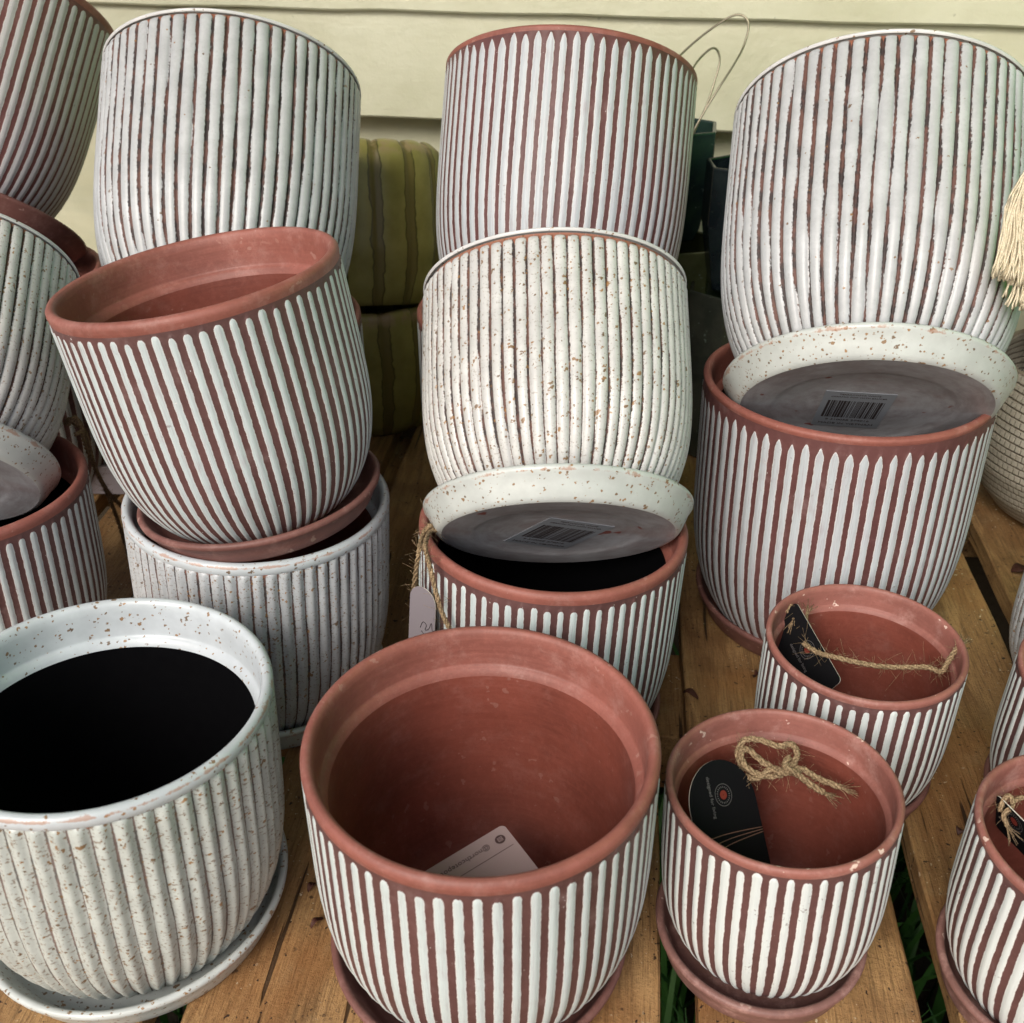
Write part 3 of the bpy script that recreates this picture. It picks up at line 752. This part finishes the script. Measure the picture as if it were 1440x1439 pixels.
# ================================================================== woven-textured bowls (right edge)
def bowl(loc, R, H, prof, label, ax=0, ay=0, rows=22):
    t = np.linspace(0, 1, 34); r = np.interp(t, prof[0], prof[1])*R; z = t*H
    r2 = np.concatenate([[.001], r, [r[-1]-.002, r[-1]-.005], r[::-1][2:]-.006, [.001]]); z2 = np.concatenate([[0], z, [H+.002, H], z[::-1][2:]+.004, [.006]])
    v = np.concatenate([[0], t, [1, 1], t[::-1][2:], [0]])*rows
    o = add('textured_bowl', revolve('textured_bowl', r2, z2, 160, 110, v), 'woven'); o.matrix_world = Matrix.Translation(loc) @ frame(ax, ay)
    return tag(o, label, 'bowl')
bowl((.520, .835, .0), .100, .150, ([0, .06, .2, .4, .6, .8, 1], [.50, .66, .84, .97, 1.0, .97, .90]), 'grey-white bowl with rows of woven texture standing on the planks at the right edge')
bowl((.545, .860, .128), .088, .130, ([0, .06, .2, .4, .6, .8, 1], [.60, .74, .88, .98, 1.0, .98, .92]), 'second woven-textured bowl stacked in the mouth of the lower one at the right edge', rows=20)

# ================================================================== tassel
V = []; Fc = []; rs = random.Random(9); Y0 = .60
for tips, (kx, ky), nst in ((((1396, 386), (1446, 402)), (1462, 215), 120), (((1413, 424), (1462, 440)), (1470, 300), 90)):
    for i in range(nst):
        f = rs.random(); tx = tips[0][0]+(tips[1][0]-tips[0][0])*f+rs.uniform(-3, 3); ty = tips[0][1]+(tips[1][1]-tips[0][1])*f**.6+rs.uniform(-9, 5)
        dy = rs.uniform(-.012, .012)
        k0 = at_y(kx+rs.uniform(-7, 7), ky, Y0+dy*.3); k1 = at_y(tx, ty, Y0+dy)
        m1 = k0.lerp(k1, .35)+Vector((-.004+rs.uniform(-.003, .003), 0, -.002)); m2 = k0.lerp(k1, .75)+Vector((rs.uniform(-.003, .002), 0, 0))
        P = smooth_path([k0, m1, m2, k1], 10); P = [p+Vector((math.sin(j*1.9+i)*.0004, 0, 0)) for j, p in enumerate(P)]
        tube(V, Fc, P, .00065, 4)
    a = at_y(kx, ky, Y0); tube(V, Fc, [a+Vector((0, 0, -.004)), a+Vector((.001, 0, .006)), a+Vector((.004, 0, .02)), a+Vector((.012, .0, .10))], .006, 10)
tag(add('tassel', mesh('tassel', V, Fc), 'cream'), 'cream cotton tassel hanging in front of the tall white pot at the right edge', 'tassel')

# ================================================================== pink card in the front pot
card = add('paper_card', card_mesh(.060, .090), ['card_pink', 'card_edge'])
tag(card, 'pinkish white printed card with dark round icon, leaning inside the large front striped pot', 'card')
A = at_y(708, 1160, .392); B = at_y(620, 1213, .372); Cc = at_y(746, 1212, .366)
xd = (B-A); nn = (B-A).cross(Cc-A); nn = nn if nn.dot(Vector((0, 0, ZC))-A) > 0 else -nn
nn.normalize(); xd.normalize(); yd = nn.cross(xd)             # x runs along the upper long edge towards the lower left
s_ = 1 if (Cc-A).dot(yd) > 0 else -1
ctr = A+xd*.045+yd*s_*.030
# text is upside down: reading direction is opposite to xd
card.matrix_world = Matrix.Translation(ctr) @ Matrix((-yd*s_ if False else yd, -xd, nn)).transposed().to_4x4()
def on_card(a, b, z=.00045): return A+xd*a+yd*s_*b+nn*z       # a along the upper edge, b down from it
def put(o, a, b, xdir, z=.00045):
    x = xdir.normalized(); y = nn.cross(x)
    o.parent = card; o.matrix_world = Matrix.Translation(on_card(a, b, z)) @ Matrix((x, y, nn)).transposed().to_4x4()
rd = -xd                                                       # the handwriting side: reads from icon to lower left when turned
disc = add('icon_disc', merge([ring_mesh(.0002, .0029, z=0)]), 'ink_pink'); put(disc, .0066, .0078, xd)
parts = [ring_mesh(.0008, .0012, 24, .0001)]
for b in ((-.0019, .0019, .0015, .0019), (-.0019, .0019, -.0019, -.0015), (-.0019, -.0015, -.0015, .0015), (.0015, .0019, -.0015, .0015)):
    parts.append(([(b[0], b[2], .00014), (b[1], b[2], .00014), (b[1], b[3], .00014), (b[0], b[3], .00014)], [(0, 1, 2, 3)]))
cg = add('icon_camera', merge(parts), 'card_pink'); put(cg, .0066, .0078, xd, .00050); cg.scale = (.72, .72, 1)
tx = add('print', text_mesh('@northcotepottery', .0044, spacing=1.05), 'ink_pink'); put(tx, .0320, .0080, xd)
ln = add('rule', boxes('rule', [(-.021, .021, -.00016, .00016, 0, .00005)]), 'ink_pink'); put(ln, .0235, .0150, xd)

# ================================================================== tags and twine
# tag with bow, in the small front pot (centre .143,.375 ; rim z .12)
def black_tag(label, centre, xdir, normal, w, h, dome=True, turned=False):
    o = add('hang_tag', card_mesh(w, h, .0005, .003, dome=dome), ['card_black', 'card_edge']); card_frame(o, centre, xdir, normal)
    tag(o, label, 'tag')
    def child(name, me, mat, x, y, rz=0):
        c = add(name, me, mat, o); c.location = (x, y, .00032); c.rotation_euler = (0, 0, rz); return c
    ex, ey = (.001, h*.20) if turned else (0, h*.10)
    child('emblem_centre', merge([ring_mesh(.0002, .0024, z=0)]), 'red_ink', ex, ey)
    dots = []
    for i in range(22):
        a = 2*PI*i/22; r0, r1 = .0037, .0046; q = .05
        dots.append(([(r*math.cos(a+s), r*math.sin(a+s), .00005) for r, s in ((r0, -q), (r1, -q), (r1, q), (r0, q))], [(0, 1, 2, 3)]))
    dots.append(ring_mesh(.0056, .0059, z=0))
    child('emblem_rays', merge(dots), 'silver_ink', ex, ey)
    if turned: child('print', text_mesh('designed for living', .0030), 'silver_ink', ex-.0085, ey, -PI/2)
    else: child('print', text_mesh('designed for living', .0030), 'silver_ink', ex, ey-.0085)
    return o, child
c3 = Vector((.143, .375, 0))
t1, ch = black_tag('black round-topped tag with red emblem, slid inside the pot with the jute bow', (0, 0, 0), (1, 0, 0), (0, 0, 1), .047, .062, True, True)
n1 = Vector((.67, -.74, .90)).normalized(); q1 = Vector((.143-.0515, .375+.016, .111))
def hit(px, py):
    r = ray(px, py); o = Vector((0, 0, ZC)); return o+r*((q1-o).dot(n1)/r.dot(n1))
x1 = Vector((.74, .67, 0)).normalized(); y1 = n1.cross(x1); rgt = hit(1065, 1140); apx = hit(1022, 1050)
cy = (apx-rgt).dot(y1)-.031
card_frame(t1, rgt-x1*.0215+y1*cy, x1, n1); t1.matrix_world = t1.matrix_world @ Matrix.Rotation(-.34, 4, 'Z')
V = []; Fc = []
for k in range(3):
    tube(V, Fc, smooth_path([Vector((-.0225, -.0085-.0048*k, .0004)), Vector((-.002, -.0075-.0028*k, .0004)), Vector((.0233, -.0085-.0012*k, .0004))], 16), .00025, 4)
c = add('rust_lines', mesh('rust_lines', V, Fc), 'rust_ink', t1)
def rim_pt(px, py, z): return at_z(px, py, z)
bow = [[rim_pt(1045, 1085, .096), rim_pt(1038, 1062, .104), rim_pt(1046, 1042, .110), rim_pt(1068, 1041, .112), rim_pt(1095, 1050, .112), rim_pt(1113, 1047, .113), rim_pt(1121, 1062, .110), rim_pt(1112, 1078, .106), rim_pt(1098, 1084, .104), rim_pt(1074, 1073, .104), rim_pt(1052, 1055, .107), rim_pt(1042, 1060, .106), rim_pt(1050, 1080, .101), rim_pt(1075, 1092, .100), rim_pt(1100, 1090, .102)],
       [rim_pt(1042, 1090, .094), rim_pt(1064, 1095, .098), rim_pt(1085, 1082, .104), rim_pt(1102, 1088, .104), rim_pt(1126, 1082, .104), rim_pt(1150, 1095, .101), rim_pt(1182, 1108, .098)],
       [rim_pt(1110, 1065, .110), rim_pt(1104, 1078, .108), rim_pt(1122, 1090, .103), rim_pt(1140, 1104, .099), rim_pt(1158, 1115, .096)]]
tag(add('jute_bow', twine_mesh(bow, .0015, 200, .009, fray=16, seed=4), 'twine'), 'loose knotted bow of brown jute twine in the mouth of the small front pot', 'twine')

t2, ch = black_tag('black tag seen edge-on, hanging at the left inside the pot crossed by twine', (.184, .5000, .0930), (.55, -.80, -.12), (-.62, -.55, .50), .046, .058, False)
def slung(o, A, B, D, h, extra=.004):
    """card whose top edge runs from A to B and whose face hangs along D"""
    x = (B-A).normalized(); Dn = Vector(D); Dn = (Dn-x*Dn.dot(x)).normalized(); n = x.cross(-Dn)
    o.matrix_world = Matrix.Translation((A+B)/2+Dn*h/2) @ Matrix((x, -Dn, n)).transposed().to_4x4()
A2 = at_z(1120, 847, .1175); B2 = at_z(1184, 958, .100)
w2 = (B2-A2).length
t2.data = card_mesh(w2, .032, .0005, .003); [t2.data.materials.append(MT[m]) for m in ('card_black', 'card_edge')]
slung(t2, A2, B2, (-.25, -.45, -.86), .032)
rope = [[rim_pt(1130, 905, .104), rim_pt(1150, 918, .105), rim_pt(1175, 925, .106), rim_pt(1205, 932, .105), rim_pt(1240, 938, .104), rim_pt(1275, 939, .104), rim_pt(1305, 939, .105), rim_pt(1324, 945, .106), rim_pt(1334, 930, .110), rim_pt(1346, 912, .114)]]
tag(add('jute_twine', twine_mesh(rope, .0014, 230, .011, fray=36, seed=6), 'twine'), 'frayed jute twine stretched across the mouth of the upper small pot', 'twine')
kn = [[rim_pt(1106, 862, .110), rim_pt(1112, 852, .113), rim_pt(1120, 862, .111), rim_pt(1116, 872, .108)], [rim_pt(1140, 884, .108), rim_pt(1134, 872, .110), rim_pt(1136, 862, .111)]]
tag(add('jute_knot', twine_mesh(kn, .0009, 160, .008, fray=14, seed=8), 'twine'), 'small frayed jute knot through the tag edge in the upper small pot', 'twine')

t3, ch = black_tag('black tag leaning in the small pot at the lower right corner', (.272, .352, .0900), (.70, -.60, -.1), (-.35, -.70, .55), .040, .060, False)
A4 = at_z(1402, 1117, .112); B4 = at_z(1454, 1169, .112)
t3.data = card_mesh((B4-A4).length, .028, .0005, .003); [t3.data.materials.append(MT[m]) for m in ('card_black', 'card_edge')]
slung(t3, A4, B4, (.28, 0, -.95), .028)
kn = [[rim_pt(1406, 1142, .107), rim_pt(1412, 1124, .112), rim_pt(1420, 1120, .114), rim_pt(1424, 1134, .111), rim_pt(1412, 1146, .108), rim_pt(1416, 1162, .104)], [rim_pt(1424, 1128, .112), rim_pt(1440, 1122, .113), rim_pt(1460, 1128, .112)]]
tag(add('jute_twine', twine_mesh(kn, .0011, 130, .008, fray=12, seed=12), 'twine'), 'tuft of pale jute twine on the black tag in the lower right corner pot', 'twine')

# grey tag on twine on the left of the middle pot
def on_pot(px, py, c=(.022, .558), R=.0885):
    r = ray(px, py); A_ = r.x*r.x+r.y*r.y; B_ = -(r.x*c[0]+r.y*c[1]); C_ = c[0]**2+c[1]**2-R*R; q = B_*B_-A_*C_
    t = (-B_-math.sqrt(q))/A_ if q > 0 else -B_/A_
    return Vector((0, 0, ZC))+r*t
tw = [[at_z(612, 742, .171), at_z(603, 741, .174), at_z(595, 752, .170), on_pot(589, 778), on_pot(584, 810), on_pot(581, 845), on_pot(585, 872), on_pot(592, 890)],
      [at_z(614, 746, .171), at_z(604, 750, .173), on_pot(598, 768), on_pot(601, 785), on_pot(607, 808), on_pot(614, 838), on_pot(623, 866), on_pot(632, 884)]]
tag(add('jute_twine', twine_mesh(tw, .0013, 170, .010, fray=0, seed=14), 'twine'), 'jute twine looped over the rim of the middle black-lined striped pot', 'twine')
gA = on_pot(588, 814)+Vector((-.002, -.002, 0))
gt = add('hang_tag', card_mesh(.021, .062, .0005, .003, dome=True), ['card_grey', 'card_edge'])
gn = Vector((-.62, -.78, .12)).normalized(); gx = Vector((.78, -.62, 0)); gy = gn.cross(gx.normalized())
card_frame(gt, gA-gy*.033+gx*.0075, gx, gn); tag(gt, 'lilac-grey round-topped tag hanging on twine left of the middle striped pot', 'tag')
V = []; Fc = []
for P in ([(-.001, .002), (.001, .007), (.004, .006), (.003, .002), (.006, .004), (.008, .009), (.009, .004), (.012, .006)], [(.000, .000), (.004, -.002), (.007, .001), (.010, -.001)]):
    tube(V, Fc, smooth_path([Vector((x, y, .0004)) for x, y in P], 30), .00022, 4)
add('drawing', mesh('drawing', V, Fc), 'ink', gt)

# brown jute hanging behind the left pots
q = .60
tw = [[at_z(90, 600, .170)+Vector((0, .004, 0)), at_z(98, 590, .176), at_z(112, 600, .170), at_z(122, 632, .145), at_z(138, 668, .110), at_z(155, 705, .080), at_z(168, 740, .050), at_z(180, 780, .020)],
      [at_z(104, 596, .172), at_z(120, 610, .160), at_z(132, 655, .125), at_z(150, 690, .090), at_z(172, 715, .060), at_z(192, 745, .02)],
      [at_z(96, 598, .172), at_z(106, 588, .178), at_z(116, 604, .168), at_z(106, 612, .168)]]
tag(add('jute_twine', twine_mesh(tw, .0014, 120, .008, seed=21), 'twine_dark'), 'brown jute twine hanging from the left edge pot down to the planks', 'twine')
# shallow wooden tray behind it
p0 = at_z(118, 668, .03); tr = empty('wooden_tray', (p0.x-.11, p0.y+.02, 0)); tr.rotation_euler = (0, 0, -.02)
tag(tr, 'shallow pale wooden tray on the planks behind the left edge pots', 'tray')
o = add('tray_base', boxes('tray_base', [(0, .26, .0, .16, .002, .006)]), 'stone', tr)
for b in ((-.004, .264, -.006, 0, .001, .032), (-.004, .264, .16, .166, .001, .032), (-.010, -.004, -.006, .166, .001, .032), (.264, .270, -.006, .166, .001, .032)):
    o = add('tray_side', boxes('tray_side', [b]), 'card_grey', tr); bevel(o, .001)

# dried leaves on the planks
def leaf(px, py, L, W, a, label):
    V = []; Fc = []; n = 9
    for i in range(n):
        t = i/(n-1); w = W*math.sin(PI*min(1, t*.97+.03))**.7*.5; x = (t-.5)*L; z = .0016+.0022*math.sin(PI*t)+.001*math.sin(5*t)
        V += [(x, -w, z+.0012), (x, 0, z-.0003), (x, w, z+.0014)]
    for i in range(n-1): Fc += [(3*i, 3*i+3, 3*i+4, 3*i+1), (3*i+1, 3*i+4, 3*i+5, 3*i+2)]
    o = add('dried_leaf', mesh('dried_leaf', V, Fc), 'leaf'); p = at_z(px, py, 0); o.location = (p.x, p.y, .0004); o.rotation_euler = (0, 0, a)
    m = o.modifiers.new('s', 'SOLIDIFY'); m.thickness = .0006
    tag(o, label, 'leaf')
leaf(971, 981, .0115, .0050, -.55, 'dark curled dried leaf on the plank above the pot with the jute bow')
leaf(1064, 953, .0045, .0035, .4, 'tiny dried leaf scrap beside the pot crossed by twine')
leaf(1434, 806, .017, .012, .2, 'dark red dried leaf on the plank near the right edge')
leaf(1348, 1174, .006, .005, .9, 'small round dried seed on the plank left of the corner pot')
leaf(439, 1252, .007, .003, 1.1, 'thin dried sliver on the plank beside the front centre pot')
leaf(446, 1302, .009, .0022, .9, 'splinter of bark lying by the front centre saucer')

# ================================================================== light
wd = bpy.data.worlds.new('World'); SC.world = wd; wd.use_nodes = True
nt = wd.node_tree; bg = nt.nodes['Background']; sky = nt.nodes.new('ShaderNodeTexSky'); sky.sky_type = 'NISHITA'; sky.sun_disc = False
EL, AZ = 39, 208        # sun direction: azimuth measured from +Y clockwise
sky.sun_elevation = math.radians(EL); sky.sun_rotation = math.radians(AZ); sky.air_density = 1.0; sky.dust_density = 4.0; sky.ozone_density = 1.0
nt.links.new(sky.outputs[0], bg.inputs[0]); bg.inputs[1].default_value = .15
sl = bpy.data.lights.new('sun', 'SUN'); sl.energy = 1.95; sl.angle = math.radians(30); sl.color = (1, .985, .965)
so = bpy.data.objects.new('sun', sl); COL.objects.link(so)
e, a = math.radians(EL), math.radians(AZ)
d = Vector((math.sin(a)*math.cos(e), math.cos(a)*math.cos(e), math.sin(e)))
so.rotation_euler = d.to_track_quat('Z', 'Y').to_euler(); so.location = d*3

SC.render.engine = 'CYCLES'
SC.view_settings.view_transform = 'Standard'; SC.view_settings.look = 'None'; SC.view_settings.exposure = .18; SC.view_settings.gamma = 1
SC.view_settings.use_curve_mapping = False
